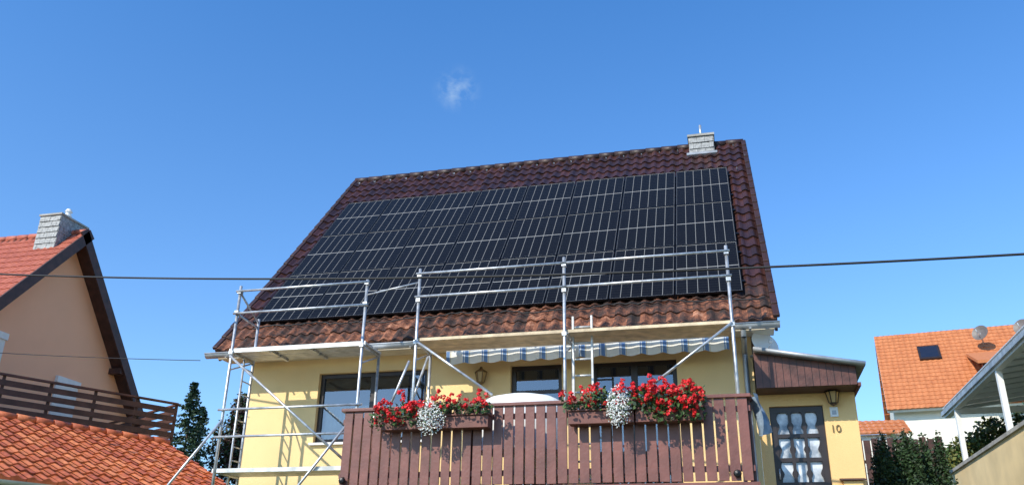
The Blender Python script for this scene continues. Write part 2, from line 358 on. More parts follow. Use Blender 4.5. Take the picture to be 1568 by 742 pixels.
mb.face([(8.335,-.41,4.58),(9.72,-.41,4.58),(9.72,-.41,rz(9.72)-.06),(8.335,-.41,rz(8.335)-.06)],M_frame)
mb.face([(9.72,-.42,4.575),(9.72,4.8,4.575),(9.72,4.8,rz(9.72)-.05),(9.72,-.42,rz(9.72)-.05)],M_fasc)
mb.box(8.336,9.719,-.405,ya-.002,4.575,4.595,M_brownd)
mb.box(9.721,9.76,-.44,4.8,4.55,4.60,M_fasc)
mb.make('pent_roof',A)
mb=MB(); y0=ya+.05
fw=.085
mb.box(dx0+.002,dx0+fw,y0,y0+.06,dz0,dz1-.002,M_frame); mb.box(dx1-fw,dx1-.002,y0,y0+.06,dz0,dz1-.002,M_frame); mb.box(dx0+fw,dx1-fw,y0+.002,y0+.058,dz1-fw,dz1-.002,M_frame)
mb.box(dx0+fw,dx1-fw,y0+.002,y0+.058,dz0,dz0+.22,M_frame)
M_dg=mat('door_glass',(.66,.68,.70),.08,var=.5,scale=5,spec=1,col2=(.05,.07,.10))  # pale and dark noise paints reflections and a lace curtain into the colour
nc,nr=3,5; gx=(dx1-dx0-2*fw)/nc; gz_=(dz1-fw-dz0-.22)/nr
mb.face([(dx0+fw,y0+.05,dz0+.2),(dx1-fw,y0+.05,dz0+.2),(dx1-fw,y0+.05,dz1-fw),(dx0+fw,y0+.05,dz1-fw)],M_dg)
for i in range(1,nc): mb.box(dx0+fw+gx*i-.022,dx0+fw+gx*i+.022,y0,y0+.045,dz0+.22,dz1-fw,M_frame)
for j in range(1,nr): mb.box(dx0+fw,dx1-fw,y0+.004,y0+.043,dz0+.22+gz_*j-.028,dz0+.22+gz_*j+.028,M_frame)
# carved corner pieces that give every pane its waisted shape
for i in range(nc):
    for j in range(nr):
        cx=dx0+fw+gx*(i+.5); cz=dz0+.22+gz_*(j+.5)
        for s in (-1,1):
            ed=cx+s*gx*.5; ks=12
            def wd(t): return .010+.040*math.exp(-((t-.42)/.16)**2)*.9+.035*max(0,(t-.82)/.18)
            for q in range(ks):
                t0,t1=q/ks,(q+1)/ks; za,zb_=cz-gz_*.5+gz_*t0,cz-gz_*.5+gz_*t1
                f=[(ed,y0+.012,za),(ed-s*wd(t0),y0+.012,za),(ed-s*wd(t1),y0+.012,zb_),(ed,y0+.012,zb_)]
                mb.face(f if s<0 else f[::-1],M_frame)
mb.tube((dx0+.06,y0-.05,3.35),(dx0+.06,y0-.05,3.5),.012,M_alu,8); mb.tube((dx0+.06,y0,3.42),(dx0+.06,y0-.05,3.42),.01,M_alu,6)
mb.make('front_door',A)
lantern(A,'wall_lantern',9.40,ya,4.50,.95)
mb=MB(); mb.box(9.35,9.46,ya-.02,ya-.003,4.22,4.36,M_whitep); mb.box(9.375,9.435,ya-.025,ya-.021,4.25,4.31,M_zinc); mb.make('bell_plate',A,bevel=.006)
tx=bpy.data.curves.new('house_number','FONT'); tx.body='10'; tx.size=.15; tx.extrude=.008; tx.align_x='CENTER'
tx.materials.append(mat('brass',(.30,.2,.08),.4,metal=.6)); to=bpy.data.objects.new('house_number',tx); link(to,A); to.location=(9.40,ya-.012,4.0); to.rotation_euler=(math.pi/2,0,0)
mb=MB(); mb.box(9.40,9.66,ya-.12,ya-.003,2.98,3.30,M_yel2); mb.ppd((9.36,ya-.17,3.30),(.34,0,0),(0,.165,.03),(0,0,.02),M_brownd); mb.make('mailbox',A,bevel=.006)
mb=MB()
mb.box(8.2,9.9,-1.5,ya-.01,0,2.36,M_conc)
for i in range(8): mb.box(9.9+.28*i,9.9+.28*(i+1)-.003,-1.4,-.1,0,2.36-.17*(i+1),M_conc)
mb.make('entrance_steps',A)
D=group('satellite_dish')
mb=MB(); ax=V((.45,-.7,.35)).normalized(); c=V((8.50,-.12,5.28))
mb.lathe(c,[(0,0),(.08,.006),(.16,.03),(.22,.06),(.225,.058),(.16,.018),(.08,-.008),(0,-.014)],M_whitep,28,axis=ax)
mb.tube(c-ax*.01,c+V((-.12,.12,-.08)),.02,M_alu); e=c+ax*.24+V((0,0,-.06)); mb.tube(c+V((0,0,-.2)),e,.01,M_alu,6); mb.tube(e,e-ax*.07,.028,M_whitep,10)
mb.tube(c+V((-.12,.12,-.08)),(8.3,0,5.15),.02,M_alu)
mb.make('dish',D)
# ------------------------------------------------------------------ solar array
P=group('solar_panel_array')
mw,mh=1.04,1.70; base=V((-.177,Ye,Ze))+v*.7156
k=0
for r in range(3):
    for c in range(8):
        mb=MB(); o=base+V((1,0,0))*(c*1.06)+v*(r*1.72)+n*.09; ux=V((1,0,0))
        mb.ppd(o,ux*mw,v*.014,n*.035,M_blackm); mb.ppd(o+v*(mh-.014),ux*mw,v*.014,n*.035,M_blackm)
        mb.ppd(o+v*.014,ux*.014,v*(mh-.028),n*.035,M_blackm); mb.ppd(o+v*.014+ux*(mw-.014),ux*.014,v*(mh-.028),n*.035,M_blackm)
        q=o+n*.031+ux*.014+v*.014; a,b=ux*(mw-.028),v*(mh-.028)
        mb.face([q,q+a,q+a+b,q+b],M_pv,uv=[(0,0),(1,0),(1,1),(0,1)])
        q2=q-n*.028; mb.face([q2,q2+b,q2+a+b,q2+a],M_blackm)
        k+=1; mb.make('module_%d'%k,P)
mb=MB()
for r in range(3):
    for s in(.35,1.35): mb.ppd(base+v*(r*1.72+s)+n*.05-V((.06,0,0)),(8.46+.12,0,0),v*.04,n*.038,M_blackm)
mb.make('mounting_rails',P)
# ------------------------------------------------------------------ balcony
B=group('timber_balcony')
bx0,bx1,by,bt,bb=2.635,8.18,-2.02,4.13,3.07
mb=MB()
mb.box(bx0-.02,bx1+.02,by-.03,by+.09,bt-.035,bt+.012,M_brown); mb.make('handrail',B,bevel=.008)
mb=MB(); npk=38; pw=(bx1-bx0-.04)/npk
rnd=random.Random(5)
for i in range(npk):
    x=bx0+.02+pw*i; d=rnd.uniform(-.003,.003); g_=.022+rnd.uniform(-.003,.003)
    mb.box(x+g_/2,x+pw-g_/2,by+d,by+d+.022,bb+rnd.uniform(0,.006),bt-.037,M_brown)
mb.make('front_slats',B,bevel=.004)
mb=MB()
for z in (bb+.12,bt-.2): mb.box(bx0,bx1,by+.03,by+.08,z,z+.07,M_brown)
for x in (bx0+.02,4.5,6.35,bx1-.07): mb.box(x,x+.06,by+.081,by+.14,3.0,bt-.037,M_brownd)
for xs in (bx0-.01,bx1-.012):
    for i in range(12):
        y=by+.15+i*.155; mb.box(xs,xs+.022,y,y+.125,bb,bt-.037,M_brown)
    mb.box(xs-.01,xs+.05,by+.092,-.01,bt-.035,bt+.01,M_brown)
mb.make('side_rails',B)
mb=MB(); mb.box(bx0-.03,bx1+.03,by-.02,-.005,2.86,3.02,M_conc); mb.box(bx0-.04,bx1+.04,by-.05,by-.021,2.86,3.05,M_brown)
for x in (bx0+.1,bx1-.3): mb.box(x,x+.2,by+.1,by+.3,0,2.86,M_conc)
mb.make('slab',B)
mb=MB()
for x in (bx0+.09,bx1-.22):
    mb.lathe((x,by-.045,3.15),[(0,.045),(.035,.035),(.05,0),(.035,-.035),(0,-.045)],M_blackm,12,axis=(0,-1,0)); mb.tube((x,by-.04,3.15),(x,by+.01,3.2),.015,M_blackm,6)
mb.make('spotlights',B)
T=group('covered_patio_table')
mb=MB(); c=V((5.02,-1.25,0))
prof=[(1,.0),(.985,.03),(.9,.10),(.7,.16),(.4,.195),(0,.205)]
for (r0,z0),(r1,z1) in zip(prof,prof[1:]):
    for i in range(36):
        t0,t1=math.tau*i/36,math.tau*(i+1)/36
        mb.face([(c.x+r*.66*math.cos(t),c.y+r*.42*math.sin(t),4.19+z*1.15) for r,z,t in((r0,z0,t0),(r0,z0,t1),(r1,z1,t1),(r1,z1,t0))],M_whitep,smooth=True)
for i in range(36):
    t0,t1=math.tau*i/36,math.tau*(i+1)/36
    mb.face([(c.x+.66*math.cos(t1),c.y+.42*math.sin(t1),4.19),(c.x+.66*math.cos(t0),c.y+.42*math.sin(t0),4.19),(c.x+.64*math.cos(t0),c.y+.4*math.sin(t0),3.6),(c.x+.64*math.cos(t1),c.y+.4*math.sin(t1),3.6)],M_whitep,smooth=True)
mb.make('cover',T)
mb=MB()
for sx in(-.45,.45):
    for sy in(-.25,.25): mb.tube((c.x+sx,c.y+sy,3.02),(c.x+sx,c.y+sy,3.7),.02,M_whitep)
mb.make('legs',T)
T2=group('hanging_tarp'); mb=MB()
for i in range(12):
    for j in range(16):
        def p(i,j):
            a=i/12; b=j/16
            return V((bx1+.05+.06*math.sin(a*9+b*3)+.16*b*(.4+a), by+.1-.05+a*.55+.03*math.sin(b*7), bt+.03-.55*b*(1-.35*a)-.04*a*math.sin(a*6)))
        mb.face([p(i,j),p(i+1,j),p(i+1,j+1),p(i,j+1)],M_tarp,smooth=True)
mb.make('tarp',T2,merge=True)
# ------------------------------------------------------------------ flower boxes
def quad(mb,c,s,m,rnd,up=None,el=1.0):
    a=V((rnd.gauss(0,1),rnd.gauss(0,1),rnd.gauss(0,1))).normalized()
    if up is not None: a=(a+V(up)).normalized()
    x=a.orthogonal().normalized(); th=rnd.uniform(0,6.28); y=a.cross(x); x2=x*math.cos(th)+y*math.sin(th); y2=a.cross(x2)
    c=V(c); mb.face([c-x2*s*el,c-y2*s*.6+x2*s*.1,c+x2*s*el,c+y2*s*.6+x2*s*.1],m)
def umbel(mb,c,r,m,rnd,k=18):
    for _ in range(k):
        d=V((rnd.gauss(0,1),rnd.gauss(0,1)-.5,rnd.gauss(0,1)+.4)).normalized()
        quad(mb,V(c)+d*r*rnd.uniform(.6,1),.022,m if rnd.random()<.6 else M_red2 if m==M_red else m,rnd,up=d*1.5)
M_pl=mat('planter_brown',(.17,.058,.043),.55,var=.15)
def flowerbox(name,xa,xb,spans,whites,seed):
    G=group(name); rnd=random.Random(seed)
    mb=MB(); z=3.88; yb,yf=by-.05,by-.25
    for (s0,s1) in ((xa,(xa+xb)/2-.01),((xa+xb)/2+.01,xb)):
        mb.ppd((s0,yf+.02,z-.10),(s1-s0,0,0),(0,yb-yf-.02,0),(0,0,.16),M_pl); mb.box(s0-.012,s1+.012,yf,yb,z+.062,z+.085,M_pl)
    for x in (xa+.2,(xa+xb)/2,xb-.2): mb.box(x-.01,x+.01,yb+.001,by-.002,z-.05,z+.26,M_blackm)
    mb.make('planter',G,bevel=.006)
    mb=MB(); mf=MB()
    for s0,s1,zb,zt in spans:
        def top(x): return zt+.045*math.sin(x*9+seed)+.03*math.sin(x*23)
        nn=int((s1-s0)*(zt-zb)*2100)
        for _ in range(nn):
            x=rnd.uniform(s0-.04,s1+.04); f=rnd.random(); zz=zb+(top(x)-.02-zb)*f
            bulge=.12*math.sin(math.pi*min(1,f+.15))
            yy=(yb+yf)/2+rnd.uniform(-.16-bulge,.10)
            quad(mb,(x,yy,zz-.02),rnd.uniform(.02,.042),M_leaf if rnd.random()<.6 else M_leafd,rnd,up=(0,-.5,.8))
        for _ in range(int((s1-s0)*(zt-zb)*215)):
            x=rnd.uniform(s0-.03,s1+.03); zz=zb+(top(x)-zb)*rnd.random()**.75+.02
            c=V((x,(yb+yf)/2-rnd.uniform(.02,.28),zz)); umbel(mf,c,rnd.uniform(.028,.055),M_red,rnd)
            mb.tube(c+V((rnd.uniform(-.02,.02),.05,-.10)),c,.003,M_leaf,3,cap=False)
        for _ in range(int((s1-s0)*5)):
            x=rnd.uniform(s0,s1); umbel(mf,(x,(yb+yf)/2-rnd.uniform(0,.2),top(x)+rnd.uniform(.03,.09)),rnd.uniform(.025,.04),M_red,rnd)
    mb.make('foliage',G)
    for (cx,cz,rx,rz_) in whites:
        for _ in range(800):
            t=rnd.uniform(0,6.28); q=math.sqrt(rnd.random())*rnd.uniform(.8,1.15)
            mf_m=M_wht if rnd.random()<.78 else M_leaf
            quad(mf,(cx+rx*q*math.cos(t),yf-.09-.1*(1-min(1,q*q))+rnd.uniform(-.03,.03),cz+rz_*q*math.sin(t)),.014,mf_m,rnd,up=(0,-1,.5))
    mf.make('blossoms',G)
flowerbox('geranium_flower_box',3.32,4.82,[(3.22,3.85,3.84,4.14),(3.7,4.2,3.98,4.14),(4.1,4.82,3.98,4.16)],[(4.06,3.92,.19,.23)],1)
flowerbox('geranium_flower_box',5.90,7.60,[(5.86,6.3,3.98,4.17),(6.25,7.5,3.95,4.24),(6.9,7.60,3.80,4.20)],[(6.56,3.96,.16,.25)],2)
# ------------------------------------------------------------------ scaffolding
SC=group('scaffolding'); R=.024; yo,yi=-1.30,-.62
mb=MB()
def coup(p):
    x,y,z=p; mb.box(x-.033,x+.033,y-.038,y+.038,z-.028,z+.028,M_alu)
for x,zb,zt_,zi in ((.27,2.2,6.41,6.05),(2.51,2.2,6.37,5.35),(3.39,3.02,6.47,5.35),(5.68,3.02,6.48,5.35),(8.06,3.02,6.47,5.35)):
    mb.tube((x,yo,zb),(x,yo,zt_),R,M_alu); mb.tube((x,yi,zb),(x,yi,zi),R,M_alu)
    mb.box(x-.07,x+.07,yo-.07,yo+.07,zb,zb+.01,M_alu); mb.box(x-.07,x+.07,yi-.07,yi+.07,zb,zb+.01,M_alu)
    mb.tube((x,yo,5.28),(x,yi,5.28),.02,M_alu); mb.tube((x,yo,5.0),(x,yi,5.28),.014,M_alu)
    mb.tube((x,yo,3.42 if x<3 else 4.4),(x,yi,3.42 if x<3 else 4.4),.02,M_alu)
    coup((x,yo,6.36 if x>3 else 6.30)); coup((x,yo,5.95)); coup((x,yo,5.28))
for a,b,zs in ((.27,2.51,(6.31,5.93)),(3.39,5.68,(6.38,6.0)),(5.68,8.06,(6.38,6.0))):
    for z in zs: mb.tube((a-.05,yo-.035,z),(b+.05,yo-.035,z),.019,M_alu)
mb.tube((.27,yo,6.3),(.27,yi,5.98),.018,M_alu); mb.tube((.27,yo,5.93),(.27,yi,5.9),.018,M_alu)
mb.tube((2.51,yo,6.1),(3.39,yo,6.25),.012,M_alu)
for z in (4.36,3.94): mb.tube((.2,yo-.035,z),(2.6,yo-.035,z),.019,M_alu)
for a,b in (((.27,yo-.04,5.22),(2.45,yo-.04,3.5)),((3.39,yo-.04,5.30),(4.62,yo-.04,4.42)),((8.06,yo-.04,5.30),(6.85,yo-.04,4.42)),
            ((.30,yo-.04,4.2),(-1.25,yo-.04,2.25)),((2.5,yo-.04,4.2),(1.0,yo-.04,2.3)),((3.37,yi,5.3),(2.75,yi,3.4)),((3.3,yo,5.0),(2.9,yo+.1,4.1))):
    mb.tube(a,b,.02,M_alu)
x=.27
for i in range(14):
    z=2.4+i*.21; mb.tube((x,yi,z),(x,yi-.28,z),.012,M_alu,6)
mb.tube((x,yi-.28,2.3),(x,yi-.28,5.28),.018,M_alu)
mb.make('tubes',SC)
mb=MB()
for a,b,m in ((3.36,5.66,M_wood),(5.70,8.10,M_wood)):
    for j in range(2):
        y=yo+.03+j*.32; mb.box(a,b,y,y+.305,5.31,5.355,m)
        for e in (a,b-.03): mb.box(e,e+.03,y,y+.305,5.30,5.309,M_alu)
for j in range(2):
    y=yo+.03+j*.32; mb.box(.22,2.56,y,y+.305,5.31,5.345,M_white_alu); mb.box(.22,2.56,y,y+.305,3.43,3.465,M_white_alu)
    for e in (.9,1.6): mb.box(e,e+.05,y+.02,y+.28,5.27,5.309,M_alu)
mb.box(.22,2.56,yo,yo+.025,5.28,5.35,M_white_alu); mb.box(.22,2.56,yo,yo+.025,3.41,3.47,M_white_alu)
mb.make('decks',SC)
LD=group('aluminium_ladder'); mb=MB()
for x in (5.76,6.04): mb.box(x-.014,x+.014,-1.06,-1.0,3.03,5.62,M_white_alu)
for i in range(10): mb.tube((5.76,-1.03,3.25+i*.245),(6.04,-1.03,3.25+i*.245),.016,M_white_alu,8)
mb.make('ladder_frame',LD)
# ------------------------------------------------------------------ cables
def cable(name,a,b,sag,r,n=40):
    G=group(name); mb=MB(); a,b=V(a),V(b)
    mb.path([a.lerp(b,i/n)-V((0,0,sag*4*(i/n)*(1-i/n))) for i in range(n+1)],r,M_cable,6); mb.make('wire',G)
L_=V((-4.35,-1.6,6.84)); R_=V((11.3,-2.9,5.42)); d=(R_-L_)
cable('overhead_power_cable',L_-d*.35+V((0,0,.36)),R_+d*.25+V((0,0,.24)),.46,.015)
cable('overhead_power_cable',(-9.0,.6,6.45),(-.55,-.9,5.3),.05,.006)
# ------------------------------------------------------------------ NEIGHBOUR (left)
NH=group('peach_house')
nx=-8.38; ny,nz=4.69,10.68; pr=math.radians(49.3); vv=V((0,math.cos(pr),math.sin(pr))); nn_=V((1,0,0)).cross(vv); SLn=6.3
eo=V((-20,ny,nz))-vv*SLn
tiles('roof_tiles_front',eo,(1,0,0),vv,nx+20,SLn,.2,.30,.025,.02,M_nroof,NH,seg=6,jit=.002)
vk=V((0,-vv.y,vv.z)); nk=V((0,-nn_.y,nn_.z)); ek=V((nx,ny,nz))-vk*SLn
tiles('roof_tiles_back',ek,(-1,0,0),vk,nx+20,SLn,.23,.36,.03,.022,M_nroof,NH,seg=4)
ridge_caps('ridge_caps',(-20,ny,nz+.02),(nx,ny,nz+.02),.09,M_nroof,NH)
mb=MB()
mb.ppd(eo-nn_*.16,(nx+20-.02,0,0),vv*SLn,nn_*.14,M_brownd); mb.ppd(V((-20,ek.y,ek.z))-nk*.16,(nx+20-.02,0,0),vk*SLn,nk*.14,M_brownd)
mb.ppd(V((nx-.03,eo.y,eo.z))-nn_*.24,(.05,0,0),vv*(SLn+.1),nn_*.27,M_brownd); mb.ppd(V((nx-.03,ek.y,ek.z))-nk*.24,(.05,0,0),vk*(SLn+.1),nk*.27,M_brownd)
for yy,sgn in ((2.3,1),(7.1,-1)):
    zz=nz-abs(yy-ny)*math.tan(pr)-.3; mb.box(-9,nx-.04,yy-.08,yy+.08,zz-.16,zz,M_brownd)
mb.make('roof_structure',NH)
mb=MB(); gx=-8.80; hw=3.55; ez=nz-.25-hw*math.tan(pr)
mb.face([(gx,ny-hw,0),(gx,ny+hw,0),(gx,ny+hw,ez),(gx,ny,nz-.25),(gx,ny-hw,ez)],M_peach)
mb.face([(-19.6,ny-hw,0),(gx,ny-hw,0),(gx,ny-hw,ez),(-19.6,ny-hw,ez)],M_peach); mb.face([(-19.6,ny+hw,0),(-19.6,ny+hw,ez),(gx,ny+hw,ez),(gx,ny+hw,0)],M_peach)
mb.face([(-19.6,ny-hw,0),(-19.6,ny-hw,ez),(-19.6,ny,nz-.25),(-19.6,ny+hw,ez),(-19.6,ny+hw,0)],M_peach)
mb.make('walls',NH)
mb=MB()
for y0,y1,z0,z1 in ((2.1,3.25,5.9,7.3),(5.15,5.95,5.0,6.75)):
    mb.box(gx+.003,gx+.05,y0,y1,z0,z1,M_shut)
    for i in range(int((z1-z0)/.06)): mb.box(gx+.05,gx+.058,y0+.04,y1-.04,z0+.02+i*.06,z0+.065+i*.06,M_shut)
    mb.box(gx+.003,gx+.09,y0-.03,y1+.03,z1,z1+.16,M_shut)
mb.box(gx+.003,gx+.06,2.1,3.25,5.6,5.88,M_interior)
mb.make('roller_shutters',NH)
chimney(NH,'chimney',-9.50,-8.86,4.15,5.15,9.9,11.02,7)
mb=MB(); mb.lathe((-9.08,4.6,11.07),[(.1,0),(.1,.14),(.07,.16),(.07,.22),(.1,.24),(.06,.32),(0,.34)],M_whitep,14); mb.make('chimney_pot',NH)
NB=group('neighbour_balcony'); mb=MB()
pa=V((-7.9,0,5.1)); pb=V((-4.96,4.93,5.1)); dd=(pb-pa).normalized(); nn2=V((dd.y,-dd.x,0)); Lb=(pb-pa).length
for i,z in enumerate((.08,.27,.46,.65)): mb.ppd(pa+V((0,0,z)),dd*Lb,nn2*.03,V((0,0,.12)),M_nbal)
mb.ppd(pa+V((0,0,.86))-nn2*.03,dd*Lb,nn2*.1,V((0,0,.04)),M_fasc)
for i in range(7): mb.ppd(pa+dd*(Lb*i/6-.03)-nn2*.05,dd*.06,nn2*.048,V((0,0,.86)),M_brownd)
pc=V((-8.7,7.0,5.1)); d3=(pc-pb).normalized(); n3=V((d3.y,-d3.x,0)); L3=(pc-pb).length
for z in (.08,.27,.46,.65): mb.ppd(pb+V((0,0,z)),d3*L3,n3*.03,V((0,0,.12)),M_nbal)
mb.ppd(pb+V((0,0,.86)),d3*L3,n3*.08,V((0,0,.04)),M_fasc)
mb.make('railing',NB)
mb=MB()
poly=[(-8.7,-.6),(-7.9,-.0),(-4.96,4.93),(-8.7,7.0)]
mb.face([(x,y,5.1) for x,y in poly],M_brownd); mb.face([(x,y,4.9) for x,y in poly][::-1],M_brownd)
for (a,b),(c_,d_) in zip(poly,poly[1:]): mb.face([(a,b,0),(c_,d_,0),(c_,d_,5.1),(a,b,5.1)],M_brownd)
mb.make('base',NB)
GA=group('garage'); ud=V((.41,.912,0)).normalized(); hd=V((.912,-.41,0)).normalized()
P0=V((-5.33,.14,4.72))-ud*5.0; run=3.45; go=P0+hd*run; go.z=3.25; gv=(P0-go); gl=gv.length; gv.normalize()
tiles('roof_tiles',go,ud,gv,8.5,gl,.235,.34,.045,.032,M_groof,GA,seg=8,jit=.006)
gn=ud.cross(gv)
mb=MB(); mb.ppd(go-gn*.12,ud*8.46,gv*gl,gn*.1,M_brownd)
wz=V((0,0,1))
mb.ppd(V((go.x,go.y,0))-hd*.35,ud*8.3,-hd*(run-.4),wz*3.2,M_white)
a0=V((go.x,go.y,3.2))-hd*.35; mb.face([a0+ud*8.3,a0+ud*8.3-hd*(run-.4),a0+ud*8.3-hd*(run-.4)+wz*1.3],M_white)
mb.make('walls',GA)
mb=MB()
for i in range(8):
    t0=math.pi+math.pi*i/8; t1=math.pi+math.pi*(i+1)/8; c=go+hd*.07-V((0,0,.03))
    q=[c+hd*(.07*math.cos(t))+wz*(.07*math.sin(t)) for t in (t0,t1)]
    mb.face([q[0],q[1],q[1]+ud*8.6,q[0]+ud*8.6],M_cream,smooth=True)
mb.make('gutter',GA)
ridge_caps('top_caps',P0+wz*.04,P0+ud*8.5+wz*.04,.08,M_groof,GA)
# ------------------------------------------------------------------ RIGHT HOUSE
RH=group('white_house'); rx0=14.15; rY,rZ=27.9,13.25; sl=V((0,3.75,4.1)).length; rv=V((0,3.75,4.1)).normalized()
tiles('roof_tiles',(rx0,rY-3.75,rZ-4.1),(1,0,0),rv,13,sl,.22,.27,.022,.022,M_rroof,RH,seg=5,jit=.001)
rvb=V((0,-rv.y,rv.z)); tiles('roof_tiles_back',(rx0+13,rY+3.75,rZ-4.1),(-1,0,0),rvb,13,sl,.24,.36,.03,.03,M_rroof,RH,seg=3)
mb=MB(); rn=V((1,0,0)).cross(rv); mb.ppd(V((rx0,rY-3.75,rZ-4.1))-rn*.15,(13,0,0),rv*sl,rn*.12,M_whitep)
mb.box(rx0+.25,rx0+12.5,rY-3.3,rY+3.3,3,rZ-3.75,M_white)
mb.face([(rx0+.25,rY-3.3,rZ-3.75),(rx0+.25,rY+3.3,rZ-3.75),(rx0+.25,rY,rZ-.2)],M_white)
mb.make('walls',RH)
mb=MB()
def onr(x,s,h=0): return V((x,rY-3.75,rZ-4.1))+rv*s+rn*h
mb.ppd(onr(15.8,3.3,.02),(.85,0,0),rv*1.0,rn*.1,M_frame); mb.face([onr(15.88,3.4,.125),onr(16.57,3.4,.125),onr(16.57,4.2,.125),onr(15.88,4.2,.125)],M_glassm)
mb.make('skylight',RH)
mb=MB()
mb.box(17.8,21.3,rY-4.4,rY-2.0,9.4,10.6,M_fasc); mb.ppd((17.6,rY-4.7,10.55),(4.0,0,0),(0,3.2,1.1),(0,-.02,.12),M_rroof)
mb.box(18.2,19.0,rY-4.43,rY-4.4,9.6,10.4,M_whitep)
mb.box(18.3,19.8,rY-3.34,rY-3.3,7.6,8.8,M_shut)
mb.make('dormer',RH)
M_dish=mat('grey_dish',(.13,.11,.10),.5,var=.1)
for (xx,ss) in ((18.3,4.0),(19.9,4.2)):
    c=onr(xx,ss,.7); mb=MB(); ax=V((-.5,-.8,.25)).normalized()
    mb.lathe(c,[(0,0),(.18,.025),(.34,.08),(.34,.07),(.18,.01),(0,-.02)],M_dish,20,axis=ax); mb.tube(c,onr(xx+.1,ss,0),.03,M_alu); mb.tube(c+V((0,0,-.3)),c+ax*.4,.02,M_alu); mb.make('satellite_dish',RH)
pv_=V((rx0,rY-3.75,0)); RH.matrix_world=Matrix.Translation(pv_)@Matrix.Rotation(math.radians(-8),4,'Z')@Matrix.Translation(-pv_)
SH=group('garden_shed'); tiles('roof_tiles',(12.55,21.5,7.75),(1,0,0),(0,1,.55),1.9,1.5,.24,.36,.03,.03,M_rroof,SH,seg=4)
mb=MB(); mb.box(12.65,14.3,21.7,23,3,7.75,M_white); mb.make('walls',SH)
# ------------------------------------------------------------------ veranda on right
CP=group('white_veranda'); mb=MB(); cx=13.9
for y in (12.3,8.0,3.8): mb.box(cx-.02,cx+.10,y,y+.12,2,6.72,M_whitep)
mb.box(cx-.04,cx+.12,1.5,13.5,6.72,6.86,M_whitep); mb.box(cx-.10,cx-.041,1.4,13.6,6.78,6.90,M_zinc)
M_poly=mat('polycarbonate',(.62,.64,.66),.3,var=.1)
for i in range(18):
    y=1.5+i*.7; mb.ppd((cx,y,6.87),(4.2,0,.55),(0,.07,0),(0,0,.1),M_whitep)
mb.ppd((cx-.06,1.45,6.975),(4.3,0,.563),(0,12.1,0),(0,0,.02),M_poly)
mb.box(18.1,18.2,1.5,13.5,4,7.4,M_white)
mb.box(cx+.1,18.0,12.3,12.4,6.6,6.75,M_whitep)
mb.make('frame',CP)
M_gw=mat('garden_wall_plaster',(.86,.66,.36),.9,var=.1,scale=1.5,bump=.3)
GW=group('garden_wall'); mb=MB(); mb.box(13.62,13.82,-2,13,0,5.08,M_gw); mb.box(13.57,13.87,-2.05,13.05,5.08,5.16,M_conc); mb.make('wall',GW)
FN=group('timber_fence'); mb=MB()
for i in range(12): mb.box(11.0+i*.2,11.17+i*.2,12.0,12.03,4,5.9+.05*(i%2),M_brownd)
mb.box(11,13.4,12.031,12.08,5.3,5.38,M_brownd); mb.make('boards',FN)
# ------------------------------------------------------------------ vegetation
def conifer(name,x,y,z0,z1,rad,seed,m=M_con,q=5000):
    G=group(name); rnd=random.Random(seed); mb=MB(); mb.tube((x,y,z0),(x,y,z1-.1),.09,M_bark,8,r2=.01)
    tiers=int((z1-z0)/.17); br=[]
    for i in range(tiers):
        f=(i+.5)/tiers; zz=z0+.4+(z1-z0-.4)*f
        for k in range(6):
            t=rnd.uniform(0,6.28); L=rad*(1-f)**.85*rnd.uniform(.6,1.15)+.04; e=V((x+L*math.cos(t),y+L*math.sin(t),zz-L*.25+.05)); mb.tube((x,y,zz),e,.012,M_bark,4,r2=.003,cap=False); br.append((V((x,y,zz)),e))
    mb.make('trunk',G); mb=MB()
    for _ in range(q):
        a,b=rnd.choice(br); f=rnd.random()**.6; c=a.lerp(b,f)+V((rnd.gauss(0,.05),rnd.gauss(0,.05),rnd.gauss(0,.035)))
        quad(mb,c,rnd.uniform(.05,.09),m if rnd.random()<.75 else M_leafd,rnd,up=(0,0,.6),el=1.2)
    mb.make('foliage',G)
def shrub(name,x,y,z0,blobs,mats,seed,size=.05,q=2500,up=(0,0,.3)):
    G=group(name); rnd=random.Random(seed); mb=MB()
    for bx,by_,bz,r,rz_ in blobs:
        mb.tube((x,y,z0-.3),(x+bx,y+by_,z0+bz),.04,M_bark,6,r2=.01)
    mb.make('stems',G); mb=MB()
    for bx,by_,bz,r,rz_ in blobs:
        for _ in range(q):
            d=V((rnd.gauss(0,1),rnd.gauss(0,1),rnd.gauss(0,1))).normalized()*(rnd.random()**.4)*rnd.uniform(.8,1.15)
            quad(mb,(x+bx+d.x*r,y+by_+d.y*r,z0+bz+d.z*rz_),size*rnd.uniform(.7,1.4),rnd.choice(mats),rnd,up=up)
    mb.make('foliage',G)
conifer('spruce_tree',-16.1,21.8,5.2,11.0,1.5,3)
conifer('spruce_tree',-17.6,25,5.2,10.6,1.4,4,q=3500)
shrub('copper_leaf_tree',-7.0,10.6,3.2,[(0,0,2.6,.55,1.0),(.3,.2,3.6,.45,.9),(.6,.1,2.4,.6,1.0)],[M_leafr,M_leafd],5)
jb=[(-.45,0,1.3,.3,.75),(0,-.3,1.0,.5,.7),(.6,-.1,.9,.35,.7),(-.6,-.1,.8,.35,.7),(0,-.1,.2,.8,.6)]
rj=random.Random(21)
for i in range(16): jb.append((rj.uniform(-.7,.7),rj.uniform(-.3,.3),1.35+rj.uniform(-.1,.35),.11,.75))
shrub('juniper_bush',11.3,5.8,2.6,jb,[M_leafd,M_con,M_leafd],6,size=.032,q=900,up=(0,0,0))
shrub('garden_hedge',13.5,15.5,4.4,[(-.8,0,1.2,.6,.6),(0,.4,1.5,.7,.6),(.9,.2,1.3,.7,.6)],[M_leaf,M_leafd,M_leafy],7,size=.06)
